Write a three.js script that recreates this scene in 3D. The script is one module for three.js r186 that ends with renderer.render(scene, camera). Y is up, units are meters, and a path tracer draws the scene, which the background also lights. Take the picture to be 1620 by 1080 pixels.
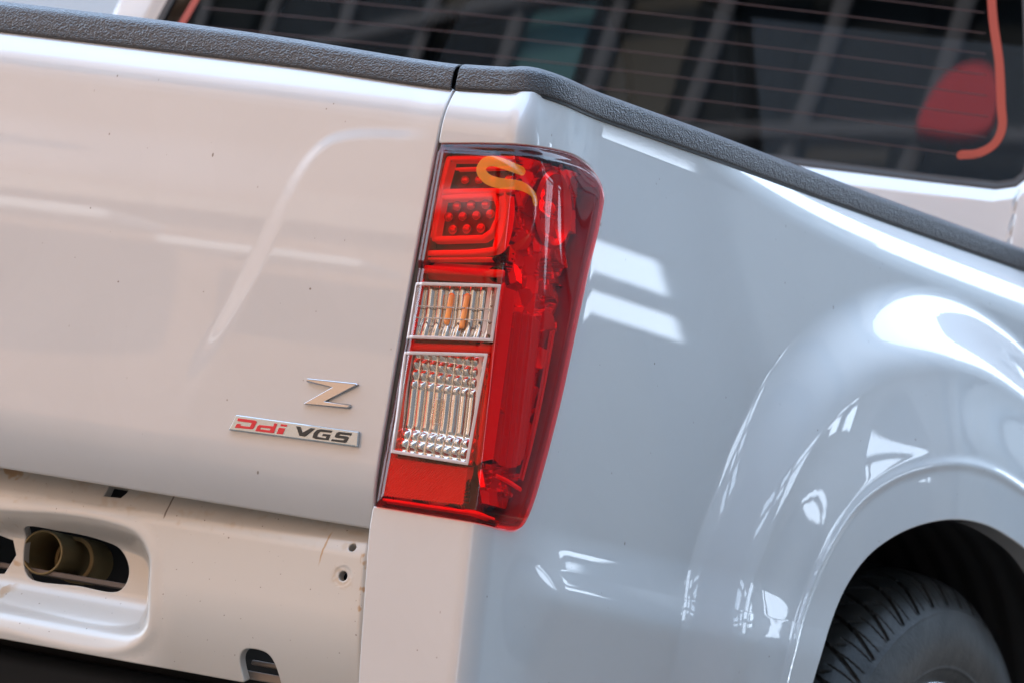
import * as THREE from 'three';
import { ImprovedNoise } from 'three/addons/math/ImprovedNoise.js';
import { RoundedBoxGeometry } from 'three/addons/geometries/RoundedBoxGeometry.js';
import { mergeGeometries } from 'three/addons/utils/BufferGeometryUtils.js';

/* ------------------------------------------------------------------ camera, sky, sun, exposure */
const scene = new THREE.Scene();
const renderer = new THREE.WebGLRenderer({ antialias: true });
renderer.toneMapping = THREE.LinearToneMapping;
renderer.toneMappingExposure = 2.05;
renderer.shadowMap.enabled = true;

const camera = new THREE.PerspectiveCamera(7.063, 1024 / 682, 0.1, 400);
camera.position.set(2.979, 0.4483, 5.3884);
camera.up.set(-0.12326, 0.98203, 0.1429);
camera.lookAt(2.979 - 0.48374 * 6, 0.4483 + 0.06627 * 6, 5.3884 - 0.8727 * 6);
camera.focus = 6.28;
camera.userData.fStop = 9;

{ // hazy bright sky: white towards the horizon, blue overhead, the same all round
  const w = 64, h = 128, d = new Float32Array(w * h * 4);
  for (let j = 0; j < h; j++) {
    const e = Math.max(0, Math.sin(((j + 0.5) / h - 0.5) * Math.PI)), t = Math.pow(e, 0.55);
    const c = [2.75 * (1 - t) + 1.2 * t, 3.1 * (1 - t) + 1.75 * t, 3.5 * (1 - t) + 2.6 * t];
    for (let i = 0; i < w; i++) d.set([...c, 1], (j * w + i) * 4);
  }
  const sky = new THREE.DataTexture(d, w, h, THREE.RGBAFormat, THREE.FloatType);
  sky.mapping = THREE.EquirectangularReflectionMapping;
  sky.magFilter = sky.minFilter = THREE.LinearFilter;
  sky.needsUpdate = true;
  scene.background = sky; scene.environment = sky;
}
const sun = new THREE.DirectionalLight(0xffe9cf, 5);
sun.position.set(-3, 19.5, -22.5); sun.target.position.set(0, 0, 0);
sun.castShadow = true; sun.shadow.mapSize.set(2048, 2048);
Object.assign(sun.shadow.camera, { left: -30, right: 30, top: 30, bottom: -30, near: 1, far: 80 });
scene.add(sun, sun.target);

/* ------------------------------------------------------------------ helpers */
const V3 = THREE.Vector3;
const noise = new ImprovedNoise();
let seed = 7;
const rnd = () => { seed = (seed * 1664525 + 1013904223) >>> 0; return seed / 4294967296; };
const clamp = (x, a, b) => Math.min(b, Math.max(a, x));
const ss = (a, b, x) => { const t = clamp((x - a) / (b - a), 0, 1); return t * t * (3 - 2 * t); };
const names = new Map();
function numbered(name) { const n = names.get(name) || 0; names.set(name, n + 1); return n ? `${name}_${String(n).padStart(3, '0')}` : name; }
function mesh(name, geo, mat, parent, label) {
  const m = new THREE.Mesh(geo, mat); m.name = parent === scene ? numbered(name) : name;
  m.castShadow = m.receiveShadow = true; parent.add(m); if (label) m.userData.label = label; return m;
}
function group(name, parent, data) { const g = new THREE.Group(); g.name = parent === scene ? numbered(name) : name; parent.add(g); if (data) Object.assign(g.userData, data); return g; }
/** signed distance to a closed polygon, positive inside */
function poly(pts) {
  return (x, y) => {
    let d = 1e9, ins = false;
    for (let i = 0, j = pts.length - 1; i < pts.length; j = i++) {
      const [ax, ay] = pts[i], [bx, by] = pts[j], ex = bx - ax, ey = by - ay, wx = x - ax, wy = y - ay;
      const t = clamp((wx * ex + wy * ey) / (ex * ex + ey * ey + 1e-14), 0, 1), px = wx - ex * t, py = wy - ey * t;
      d = Math.min(d, px * px + py * py);
      if ((ay > y) !== (by > y) && x < (bx - ax) * (y - ay) / (by - ay) + ax) ins = !ins;
    }
    return (ins ? 1 : -1) * Math.sqrt(d);
  };
}
function line(pts, closed) {
  return (x, y) => {
    let d = 1e9;
    for (let i = 0; i < pts.length - (closed ? 0 : 1); i++) {
      const [ax, ay] = pts[i], [bx, by] = pts[(i + 1) % pts.length], ex = bx - ax, ey = by - ay, wx = x - ax, wy = y - ay;
      const t = clamp((wx * ex + wy * ey) / (ex * ex + ey * ey + 1e-14), 0, 1), px = wx - ex * t, py = wy - ey * t;
      d = Math.min(d, px * px + py * py);
    }
    return Math.sqrt(d);
  };
}
function smooth(pts, n = 40, closed = false) {
  return new THREE.CatmullRomCurve3(pts.map(([x, y]) => new V3(x, y, 0)), closed, 'centripetal').getPoints(n).map((p) => [p.x, p.y]);
}
/** a sheet P(u,v) over a grid, cut where keep(u,v) < 0, with a rounded turned-in edge of some depth */
function surf(P, [u0, u1, nu], [v0, v1, nv], keep, { depth = 0.004, r = 0.001, flip = false } = {}) {
  const pos = [], nor = [], uv = [], idx = [], sd = [], id = new Map();
  const e = 4e-4, a = new V3(), b = new V3();
  const add = (u, v) => {
    const p = P(u, v), n = a.subVectors(P(u + e, v), P(u - e, v)).cross(b.subVectors(P(u, v + e), P(u, v - e))).normalize();
    if (flip) n.negate();
    pos.push(p.x, p.y, p.z); nor.push(n.x, n.y, n.z); uv.push(u, v); return pos.length / 3 - 1;
  };
  const gu = (i) => u0 + (u1 - u0) * i / nu, gv = (j) => v0 + (v1 - v0) * j / nv;
  const val = new Float64Array((nu + 1) * (nv + 1));
  for (let j = 0; j <= nv; j++) for (let i = 0; i <= nu; i++) val[j * (nu + 1) + i] = keep ? (keep(gu(i), gv(j)) || 1e-9) : 1;
  const corner = (k) => { if (!id.has(k)) id.set(k, add(gu(k % (nu + 1)), gv(Math.floor(k / (nu + 1))))); return id.get(k); };
  const cross = (k, l) => {
    const key = k < l ? k + '_' + l : l + '_' + k;
    if (!id.has(key)) {
      let lo = 0, hi = 1; const uk = gu(k % (nu + 1)), vk = gv(Math.floor(k / (nu + 1))), ul = gu(l % (nu + 1)), vl = gv(Math.floor(l / (nu + 1)));
      const sk = val[k] > 0;
      for (let q = 0; q < 12; q++) { const m = (lo + hi) / 2; if ((keep(uk + (ul - uk) * m, vk + (vl - vk) * m) > 0) === sk) lo = m; else hi = m; }
      id.set(key, add(uk + (ul - uk) * lo, vk + (vl - vk) * lo));
    }
    return id.get(key);
  };
  const edges = [];
  const tri = (k) => {
    const out = [], cut = [];
    for (let q = 0; q < 3; q++) {
      const c = k[q], n = k[(q + 1) % 3];
      if (val[c] > 0) out.push(corner(c));
      if ((val[c] > 0) !== (val[n] > 0)) { const m = cross(c, n); cut.push([m, val[c] > 0]); out.push(m); }
    }
    for (let q = 2; q < out.length; q++) idx.push(out[0], ...(flip ? [out[q], out[q - 1]] : [out[q - 1], out[q]]));
    if (cut.length === 2) edges.push(cut[0][1] ? [cut[0][0], cut[1][0]] : [cut[1][0], cut[0][0]]);
  };
  for (let j = 0; j < nv; j++) for (let i = 0; i < nu; i++) {
    const k = j * (nu + 1) + i, q = [k, k + 1, k + nu + 2, k + nu + 1];
    tri([q[0], q[1], q[2]]); tri([q[0], q[2], q[3]]);
  }
  if (!keep) {
    const rim = (list) => { for (let q = 1; q < list.length; q++) edges.push([list[q - 1], list[q]]); };
    const row = (j) => [...Array(nu + 1).keys()].map((i) => corner(j * (nu + 1) + i)), col = (i) => [...Array(nv + 1).keys()].map((j) => corner(j * (nu + 1) + i));
    rim(row(0)); rim(col(nu)); rim(row(nv).reverse()); rim(col(0).reverse());
  }
  if (depth && edges.length) {
    const tang = new Map(), p = (i) => new V3(pos[3 * i], pos[3 * i + 1], pos[3 * i + 2]), n = (i) => new V3(nor[3 * i], nor[3 * i + 1], nor[3 * i + 2]);
    for (const [i, j] of edges) {
      const t = p(j).sub(p(i)).cross(n(i)); if (flip) t.negate(); if (t.lengthSq() < 1e-16) continue; t.normalize();
      for (const k of [i, j]) { if (!tang.has(k)) tang.set(k, new V3()); tang.get(k).add(t); }
    }
    const rings = new Map(), K = 4;
    const ring = (i) => {
      if (!rings.has(i)) {
        const t = (tang.get(i) || new V3(1, 0, 0)).clone().normalize(), nn = n(i), pp = p(i), out = [];
        const put = (q, m) => { pos.push(q.x, q.y, q.z); nor.push(m.x, m.y, m.z); uv.push(uv[2 * i], uv[2 * i + 1]); out.push(pos.length / 3 - 1); };
        for (let k = 0; k <= K; k++) { const f = k / K * Math.PI / 2; put(pp.clone().addScaledVector(t, r * Math.sin(f)).addScaledVector(nn, -r * (1 - Math.cos(f)) * Math.sign(depth)), nn.clone().multiplyScalar(Math.cos(f)).addScaledVector(t, Math.sin(f) * Math.sign(depth))); }
        put(pp.clone().addScaledVector(t, r).addScaledVector(nn, -depth), t.clone().multiplyScalar(Math.sign(depth)));
        rings.set(i, out);
      }
      return rings.get(i);
    };
    for (const [i, j] of edges) {
      const A = ring(i), B = ring(j);
      for (let k = 0; k < A.length - 1; k++) flip ? idx.push(A[k], B[k], A[k + 1], B[k], B[k + 1], A[k + 1]) : idx.push(A[k], A[k + 1], B[k], B[k], A[k + 1], B[k + 1]);
    }
  }
  const g = new THREE.BufferGeometry();
  g.setAttribute('position', new THREE.Float32BufferAttribute(pos, 3));
  g.setAttribute('normal', new THREE.Float32BufferAttribute(nor, 3));
  g.setAttribute('uv', new THREE.Float32BufferAttribute(uv, 2));
  g.setIndex(idx); return g;
}
const box = (x0, x1, y0, y1, z0, z1, r = 0.01) => new RoundedBoxGeometry(x1 - x0, y1 - y0, z1 - z0, 2, Math.min(r, (x1 - x0) / 3, (y1 - y0) / 3, (z1 - z0) / 3)).translate((x0 + x1) / 2, (y0 + y1) / 2, (z0 + z1) / 2);

/* ------------------------------------------------------------------ textures (grain only) */
function tex(w, h, f, { srgb = false, repeat } = {}) {
  const d = new Uint8Array(w * h * 4);
  for (let j = 0; j < h; j++) for (let i = 0; i < w; i++) { const c = f(i / w, j / h, i, j); d.set([c[0] * 255, c[1] * 255, c[2] * 255, 255].map((x) => clamp(Math.round(x), 0, 255)), (j * w + i) * 4); }
  const t = new THREE.DataTexture(d, w, h); t.wrapS = t.wrapT = THREE.RepeatWrapping; t.magFilter = THREE.LinearFilter; t.minFilter = THREE.LinearMipmapLinearFilter; t.generateMipmaps = true;
  if (srgb) t.colorSpace = THREE.SRGBColorSpace; if (repeat) t.repeat.set(...repeat); t.needsUpdate = true; return t;
}
const per = (x, y, f, o = 0) => { // noise that tiles over the unit square
  const a = x * 2 * Math.PI, b = y * 2 * Math.PI, R = f / (2 * Math.PI);
  return noise.noise(Math.cos(a) * R + 11.3 + o, Math.sin(a) * R + Math.cos(b) * R, Math.sin(b) * R + 5.7 + o);
};
const grain = tex(256, 256, () => { const v = rnd(); return [v, v, v]; }, { repeat: [14, 14] });
const capGrain = tex(256, 256, (x, y) => { const v = clamp(0.5 + 0.2 * per(x, y, 40) + (rnd() - 0.5) * 0.9, 0, 1); return [v, v, v]; }, { repeat: [3.6, 3.6] });
const groundTex = tex(512, 512, (x, y) => { const v = 0.72 + 0.2 * per(x, y, 8) + 0.12 * per(x, y, 40, 2) + (rnd() - 0.5) * 0.12; return [v, v * 0.97, v * 0.92]; }, { srgb: true, repeat: [0.2, 0.2] });
const dustTex = tex(512, 512, (x, y) => { const v = 0.82 + 0.3 * per(x, y, 6) + 0.22 * per(x, y, 22, 3) + (rnd() - 0.5) * 0.16; return [v, v * 0.985, v * 0.96]; }, { srgb: true, repeat: [2.2, 2.2] });
const rubberTex = tex(256, 256, (x, y) => { const v = 0.5 + 0.35 * per(x, y, 24) + (rnd() - 0.5) * 0.3; return [v, v, v]; }, { repeat: [8, 8] });

const peel = tex(512, 512, (x, y) => { const v = 0.5 + 0.4 * per(x, y, 26) + 0.3 * per(x, y, 9, 4); return [v, v, v]; }, { repeat: [5, 5] });
const specks = (() => { // dust specks and tiny chips on the paint
  const w = 1024, d = new Float32Array(w * w);
  for (let k = 0; k < 45; k++) { const cx = rnd() * w, cy = rnd() * w, r = 0.8 + 1.5 * rnd() * rnd(), a = 0.15 + 0.4 * rnd(), l = 1 + (rnd() > 0.7 ? 2 * rnd() : 0); for (let j = -6; j <= 6; j++) for (let i = -4; i <= 4; i++) { const q = Math.hypot(i, j / l) / r; if (q < 1.3) { const at = ((Math.round(cy) + j + w) % w) * w + (Math.round(cx) + i + w) % w; d[at] = Math.max(d[at], a * (1 - ss(0.6, 1.3, q))); } } }
  return tex(w, w, (x, y, i, j) => { const a = d[j * w + i], n = 0.985 + 0.015 * per(x, y, 5); return [n - a * 0.8, n - a * 0.9, n - a]; }, { srgb: true, repeat: [1.55, 1.55] });
})();

/* ------------------------------------------------------------------ materials */
const C = (r, g, b) => new THREE.Color().setRGB(r, g, b);
const std = (color, roughness, metalness = 0, o = {}) => new THREE.MeshStandardMaterial({ color, roughness, metalness, ...o });
const phys = (o) => new THREE.MeshPhysicalMaterial(o);
const paint = phys({ color: C(0.44, 0.428, 0.418), metalness: 0.3, roughness: 0.38, map: specks, bumpMap: peel, bumpScale: 0.000012, clearcoat: 1, clearcoatRoughness: 0.015 });
const trim = std(C(0.045, 0.047, 0.053), 0.34, 0, { bumpMap: capGrain, bumpScale: 0.0016 });
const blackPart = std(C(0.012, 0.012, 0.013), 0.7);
const rubber = std(C(0.042, 0.04, 0.039), 0.5, 0, { map: dustTex, bumpMap: rubberTex, bumpScale: 0.0005 });
const sealAndGapBlack = std(C(0.012, 0.012, 0.013), 0.45);
const chrome = std(C(0.4, 0.4, 0.41), 0.14, 1);
const reflectorMat = std(C(0.5, 0.47, 0.44), 0.07, 1);
const redLens = phys({ color: C(0.97, 0.012, 0.006), roughness: 0, transmission: 1, thickness: 0, ior: 1.5, specularIntensity: 0.55 });
const clearLens = phys({ color: C(0.95, 0.95, 0.94), roughness: 0, transmission: 1, thickness: 0, ior: 1.5 });
const lightPlastic = std(C(0.9, 0.88, 0.86), 0.35);
const frost = phys({ color: C(0.42, 0.33, 0.31), roughness: 0.3, clearcoat: 1, clearcoatRoughness: 0.03 });
const housing = std(C(0.2, 0.17, 0.17), 0.35);
const darkPanel = std(C(0.09, 0.07, 0.07), 0.3, 0.2);
const amber = phys({ color: C(0.9, 0.26, 0.02), roughness: 0.12, clearcoat: 1 });
const curlOrange = std(C(0.9, 0.42, 0.02), 0.5);
const glass = phys({ color: C(0.13, 0.137, 0.145), roughness: 0, transmission: 1, thickness: 0, ior: 1.52 });

/* ------------------------------------------------------------------ setting */
const ground = mesh('ground', new THREE.PlaneGeometry(240, 240).rotateX(-Math.PI / 2), std(C(0.38, 0.32, 0.27), 0.85, 0, { map: groundTex }), scene);
{ const u = ground.geometry.attributes.uv; for (let i = 0; i < u.count; i++) u.setXY(i, u.getX(i) * 240, u.getY(i) * 240); ground.userData.kind = 'structure'; }

// the building across the yard behind the camera, mirrored in the rear window and warm on the tailgate
const beige = std(C(0.42, 0.285, 0.2), 0.8), paleBand = std(C(0.48, 0.37, 0.29), 0.8), tealGlass = std(C(0.06, 0.22, 0.24), 0.4), greyRib = std(C(0.15, 0.15, 0.16), 0.8), warmPane = std(C(0.09, 0.08, 0.06), 0.6), whiteSheet = std(C(0.85, 0.84, 0.82), 0.6), darkGlass = phys({ color: C(0.012, 0.017, 0.02), roughness: 0.5, specularIntensity: 0.2 }), greyWall = std(C(0.34, 0.35, 0.36), 0.8);
{
  const b = group('office_building', scene, { label: 'long tan building with a ribbed glazed gallery and added white strips across the yard', category: 'building' });
  mesh('wall', box(-34, 6.8, 0, 20, 15, 23, 0.05), beige, b);
  mesh('added_white_strip', box(-16, -8.9, 2.58, 2.7, 14.0, 14.8, 0.03), whiteSheet, b); mesh('added_white_strip', box(-8.5, -6.6, 2.4, 2.5, 14.0, 14.8, 0.03), whiteSheet, b);  // white strips added so the tailgate mirrors pale lines
  for (let f = 0; f < 5; f++) mesh('floor_band', box(-34, 6.8, 2.9 + f * 3.1, 3.2 + f * 3.1, 14.8, 15, 0.03), paleBand, b);
  { // red board added so the rear window mirrors a red blob
    const sh = new THREE.Shape(smooth([[-0.43, 0], [-0.4, 0.13], [-0.28, 0.27], [-0.02, 0.35], [0.24, 0.32], [0.38, 0.2], [0.42, 0.02], [0.3, -0.03], [-0.3, -0.03]], 50, true).map(([x, y]) => new THREE.Vector2(x, y)));
    mesh('added_red_board', new THREE.ExtrudeGeometry(sh, { depth: 0.06, bevelThickness: 0.01, bevelSize: 0.01, bevelSegments: 2 }).translate(-5.71, 10.3, 14.42), std(C(0.8, 0.02, 0.035), 0.6), b, 'rounded red board added for its reflection in the rear window');
    mesh('red_board_bracket', box(-5.76, -5.66, 10.3, 10.4, 14.47, 14.7, 0.01), greyRib, b);
  }
  // a glazed gallery high up on the wall: arched ribs, thin bars, panes
  const paneGeo = box(0, 1.2, 0, 0.95, 0, 0.04, 0.005), rib = new THREE.TorusGeometry(5.2, 0.13, 8, 40, 0.86).rotateZ(-0.36).translate(-4.8, 1.9, 0.1), bar = box(-19, -3, 0, 0.09, 0, 0.12, 0.02);
  mesh('gallery_back', box(-19, -3, 9.4, 13.4, 14.9, 15.01, 0.005), darkGlass, b);
  for (let k = 0; k < 11; k++) {
    const r = mesh('rib', rib, greyRib, b); r.position.set(-18.9 + k * 1.55, 9.45, 14.68); r.scale.z = 0.6;
    for (let f = 0; f < 4; f++) mesh('pane', paneGeo, (k * 7 + f * 5) % 11 === 0 ? tealGlass : (k + f * 2) % 7 === 0 ? warmPane : darkGlass, b).position.set(-18.6 + k * 1.55, 9.45 + f * 0.99, 14.86);
  }
  for (let f = 0; f < 5; f++) mesh('bar', bar, greyRib, b).position.set(0, 9.35 + f * 0.99, 14.62);
}
{ // unseen block added in front of the truck to keep the sun off it
  const b = group('added_shade_building', scene, { label: 'unseen plain grey building added in front of the pickup to shade it', category: 'building' });
  mesh('wall', box(-26, 0.8, 0, 10, -22, -9.5, 0.05), greyWall, b);
}
{ // unseen block on the right, shaped to darken the bed side and mirror white patches
  const b = group('unseen_side_building', scene, { label: 'unseen grey building on the right, its bays shaped for reflections in the bed side', category: 'building' });
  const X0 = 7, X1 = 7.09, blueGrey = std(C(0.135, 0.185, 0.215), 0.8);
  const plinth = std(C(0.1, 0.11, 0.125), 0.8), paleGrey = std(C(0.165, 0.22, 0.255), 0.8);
  for (const [a, c, m] of [[0, 1.1, plinth], [1.1, 3.1, blueGrey], [3.92, 4.04, blueGrey], [4.32, 6.4, blueGrey], [6.4, 12.5, paleGrey]]) mesh('wall', box(X0, X1, a, c, -60, 14.4, 0.005), m, b);
  for (let k = 0; k < 14; k++) mesh('pilaster', box(X0 - 0.14, X0, 1.1, 12.3, -45.6 + k * 3.7, -45.1 + k * 3.7, 0.02), paleGrey, b);
  const big = [-12.6, -8.9], rest = [[-6.2, -4.8], [-8.1, -7.0], big, [-15.1, -14.05]];
  for (const [y0, y1, open] of [[3.1, 3.7, [big]], [3.7, 3.92, rest], [4.04, 4.32, rest]]) { let z = 14.4; for (const [lo, hi] of open) { mesh('pier', box(X0 + 0.004, X1 - 0.004, y0, y1, hi, z, 0.004), blueGrey, b); z = lo; } mesh('pier', box(X0 + 0.004, X1 - 0.004, y0, y1, -60, z, 0.004), blueGrey, b); }
  for (let k = 1; k < 4; k++) mesh('mullion', box(X0 + 0.01, X1 - 0.02, 3.1, 3.92, -12.6 + k * 0.92, -12.54 + k * 0.92, 0.01), plinth, b);
}

/* ------------------------------------------------------------------ the truck */
const truck = group('pickup_truck', scene, { label: 'silver pickup truck, right rear corner with tailgate and red tail light', category: 'pickup truck' });

/* bed side: rear post, corner and side in one sheet; u runs along the post (x) to the corner (0) and on along the side (-z) */
const RC = 0.03, x0 = (y) => -0.08 * (y - 0.64);
const toU = (x, y) => x - x0(y);
const archPts = smooth([[0.765, 0.3], [0.768, 0.42], [0.778, 0.51], [0.792, 0.566], [0.82, 0.622], [0.857, 0.676], [0.905, 0.72], [0.96, 0.751], [1.028, 0.777], [1.12, 0.797], [1.221, 0.803], [1.309, 0.796], [1.404, 0.777], [1.5, 0.73], [1.57, 0.66], [1.62, 0.56], [1.64, 0.42], [1.645, 0.3]], 120);
const archD = poly(archPts);
function flare(u, y) {
  const t = -archD(u, y); if (t < -0.05 || t > 0.36) return 0;
  const H = 0.046 + 0.018 * ss(0.85, 1.15, u), back = ss(0.3, 0.55, u);
  const outer = 0.76 * (1 - ss(0.185, 0.295, t)) + 0.24 * (1 - ss(0.05, 0.2, t)), lip = t < 0.075 ? 0.0026 * (1 - t / 0.075) : 0;
  const edge = 0.0022 * Math.exp(-Math.pow((t - 0.07) / 0.007, 2));
  return (H * outer + lip + edge) * back;
}
const bandY = new THREE.CatmullRomCurve3([[0.2, 1.15], [0.42, 1.14], [0.6, 1.116], [0.79, 1.1], [0.98, 1.092], [1.18, 1.089], [1.6, 1.09]].map(([a, b]) => new V3(a, b, 0)));
const bandTab = bandY.getPoints(60);
const bandAt = (u) => { if (u < 0.2) return 1.15; for (let i = 1; i < bandTab.length; i++) if (u < bandTab[i].x) { const p = bandTab[i - 1], q = bandTab[i]; return p.y + (q.y - p.y) * (u - p.x) / (q.x - p.x); } return 1.09; };
const softPlus = (x, k) => (x + Math.sqrt(x * x + k * k)) / 2;
const softAbs = (x, k) => Math.sqrt(x * x + k * k) - k;
function bodyDisp(u, y) {
  let d = 0;
  const up = Math.max(0, y - 1.085); d -= 7.2 * up * up * (1 - ss(-0.05, 0.1, u));
  if (u > 0) {
    const s = Math.max(0, y - bandAt(u)); d -= 5.2 * s * s * ss(0.3, 0.6, u);
    const f = ss(0.05, 0.2, u) * (1 - 0.6 * ss(0.55, 0.75, u));
    const q = y - 0.583; d += -0.02 * ss(0.05, 0.2, u) * softPlus(q, 0.008) - 0.08 * f * softPlus(-q, 0.008) + f * (0.0079 * (1 - ss(0.0, 0.085, q)));
    d += 0.006 * Math.sin(clamp((y - 0.62) / 0.5, 0, 1) * Math.PI) * ss(0, 0.2, u);
    d += flare(u, y);
  }
  return d;
}
const plan = (u) => {
  if (u <= -RC) return [u, 0, 0, 1];
  if (u >= RC) return [0, -u, 1, 0];
  const f = (u + RC) / (2 * RC) * Math.PI / 2, s = Math.sin(f), c = Math.cos(f); return [-RC + RC * s, -RC + RC * c, s, c];
};
const body = (u, y, off = 0) => { const [a, b, nx, nz] = plan(u), d = bodyDisp(u, y) + off; return new V3(x0(y) + a + nx * d, y, b + nz * d); };
const bedTop = (u) => 1.1335 + 0.0078 * ss(-0.15, 0.05, u) + 0.0205 * softPlus(u - 0.17, 0.05);

const lampRight = smooth([[-0.06, 1.0735], [0, 1.0785], [0.0275, 1.0808], [0.088, 1.086], [0.135, 1.087], [0.176, 1.081], [0.1986, 1.0686], [0.2066, 1.0535], [0.1994, 1.0172], [0.18, 0.9627], [0.1581, 0.8864], [0.138, 0.8037], [0.1164, 0.7287], [0.1006, 0.6836], [0.086, 0.6604], [0.0724, 0.6532], [0.04, 0.651], [0, 0.652]], 110);
const lampPoly = [[toU(-0.1435, 1.068), 1.068], ...lampRight, [toU(-0.1435, 0.652), 0.652]];
const lampD = poly(lampPoly);

const seamX = (y) => 0.13 * softPlus(0.625 - y, 0.012);
const bedSide = mesh('bed_side', surf((u, y) => body(u, y), [-0.165, 1.56, 490], [0.39, 1.185, 226], (u, y) => Math.min(u - toU(-0.1452 + seamX(y), y), 1.55 - u, y - 0.4, bedTop(u) - y, -lampD(u, y) - 0.0022, -archD(u, y)), { depth: 0.03, r: 0.0022 }), paint, truck);

/* rail cap on the bed side */
const capProfile = (t, h) => { // t 0..1 -> [out, up]
  const pts = [[0.0008, -0.001], [0.004, 0.001], [0.0052, 0.006], [0.0048, h * 0.5], [0.003, h * 0.78], [-0.003, h * 0.93], [-0.012, h], [-0.03, h + 0.001], [-0.062, h - 0.001], [-0.068, h - 0.006], [-0.069, -0.02]];
  return pts;
};
function capSurf(base, nrm, u0, u1, nu, h, tall = () => 1) {
  const c = new THREE.CatmullRomCurve3(capProfile(0, h).map(([a, b]) => new V3(a, b, 0)), false, 'centripetal');
  const tab = c.getPoints(160);
  return surf((u, v) => { const k = clamp(v, 0, 1) * 160, i = Math.min(159, Math.floor(k)), q = tab[i].clone().lerp(tab[i + 1], k - i), b = base(u), n = nrm(u); return new V3(b.x + n[0] * q.x, b.y + q.y * tall(u), b.z + n[1] * q.x); }, [u0, u1, nu], [0.0005, 0.9995, 60], null, { depth: 0.002, r: 0.0008 });
}
{
  const RB = 0.05;
  const planB = (u) => { if (u <= -RB) return [u, 0, 0, 1]; if (u >= RB) return [0, -u, 1, 0]; const f = (u + RB) / (2 * RB) * Math.PI / 2, s = Math.sin(f), c = Math.cos(f); return [-RB + RB * s, -RB + RB * c, s, c]; };
  const base = (u) => { const y = bedTop(u), [a, b, nx, nz] = planB(u), d = bodyDisp(u, y) + (Math.abs(u) < RB ? 0.004 * (1 - Math.abs(u) / RB) : 0); return new V3(x0(y) + a + nx * d, y, b + nz * d); };
  const g = capSurf(base, (u) => { const q = planB(u); return [q[2], q[3]]; }, toU(-0.1448, 1.133), 1.548, 310, 0.0305);
  const uv = g.attributes.uv; for (let i = 0; i < uv.count; i++) uv.setY(i, uv.getY(i) * 0.12);
  mesh('cap_shadow_seal', surf((u, v) => { const b = base(u), q = planB(u); return new V3(b.x + q[2] * 0.0022, b.y - 0.003 + v, b.z + q[3] * 0.0022); }, [toU(-0.1462, 1.133), 1.548, 300], [0, 0.005, 2], null, { depth: 0.004, r: 0.0004 }), sealAndGapBlack, truck, 'black rubber strip that draws the shadow line under the rail cap');  // black rubber strip, also drawing the shadow line below the cap
  mesh('rail_cap', g, trim, truck, 'grained black plastic cap on the top of the bed side');
}

/* tailgate */
const creasePath = smooth([[-0.05, 1.083], [-0.12, 1.079], [-0.1845, 1.0748], [-0.2581, 1.0662], [-0.289, 1.0545], [-0.3102, 1.0296], [-0.3268, 0.9871], [-0.3465, 0.9184], [-0.373, 0.8413], [-0.3958, 0.7866], [-0.4103, 0.733], [-0.425, 0.68], [-0.445, 0.6], [-0.46, 0.5]], 80);
const creaseD = poly([...creasePath, [-0.05, 0.5]]), MID = -0.9;
function gateZ(x, y) {
  const xm = Math.abs(x - MID), xr = MID + xm; // mirrored about the truck's middle
  let z = 0.02 * (1 - Math.pow(xm / 0.71, 2)) - 0.0005;
  const up = Math.max(0, y - 1.085); z -= 7.2 * up * up;
  const lo = Math.max(0, 0.7 - y); z -= 2.6 * lo * lo;
  z += 0.005 * Math.sin(clamp((y - 0.63) / 0.46, 0, 1) * Math.PI);
  const d = creaseD(xr, y), fade = ss(0.66, 0.86, y) * ss(-0.152, -0.2, xr);
  const w = 0.0095 + 0.006 * ss(1.04, 0.8, y);
  z -= 0.0072 * fade * (1 - 0.55 * ss(1.045, 0.97, y)) * (1 - ss(-w, w, d)) * (0.35 + 0.65 * ss(0.75, 0.25, xm - 0.0) + 0.0);
    return z;
}
const gateTop = (x) => { const xr = MID + Math.abs(x - MID); return 1.1378 - 0.0048 * ss(-0.4, -0.15, xr); };
const GR = -0.1536, GL = 2 * MID - GR;
const tailgate = mesh('tailgate', surf((x, y) => new V3(x, y, gateZ(x, y)), [GL - 0.01, GR + 0.01, 420], [0.615, 1.145, 160], (x, y) => Math.min(x - GL, GR - x, y - 0.629, gateTop(x) - y), { depth: 0.045, r: 0.004 }), paint, truck);
{
  const base = (x) => new V3(x, gateTop(x), gateZ(x, gateTop(x)));
  const g = capSurf(base, () => [0, 1], GL, GR, 160, 0.0312, (x) => 1 + 0.2 * ss(-0.2, -0.6, x));
  const uv = g.attributes.uv; for (let i = 0; i < uv.count; i++) uv.setY(i, uv.getY(i) * 0.12);
  mesh('rail_cap', g, trim, tailgate, 'grained black plastic cap on the top of the tailgate');
  mesh('inner_panel', box(GL + 0.02, GR - 0.02, 0.64, 1.12, -0.085, -0.05), paint, tailgate);
}
mesh('gap_shade_strip', surf((x, y) => new V3(x, y, gateZ(GR, Math.min(y, 1.15)) - 0.0045), [GR - 0.002, -0.1425, 4], [0.632, 1.1615, 80], null, { depth: 0.02, r: 0.0004 }), sealAndGapBlack, truck, 'black strip that paints the shade of the gap beside the tailgate');  // flush black strip stands in for the shade inside the gap
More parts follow.
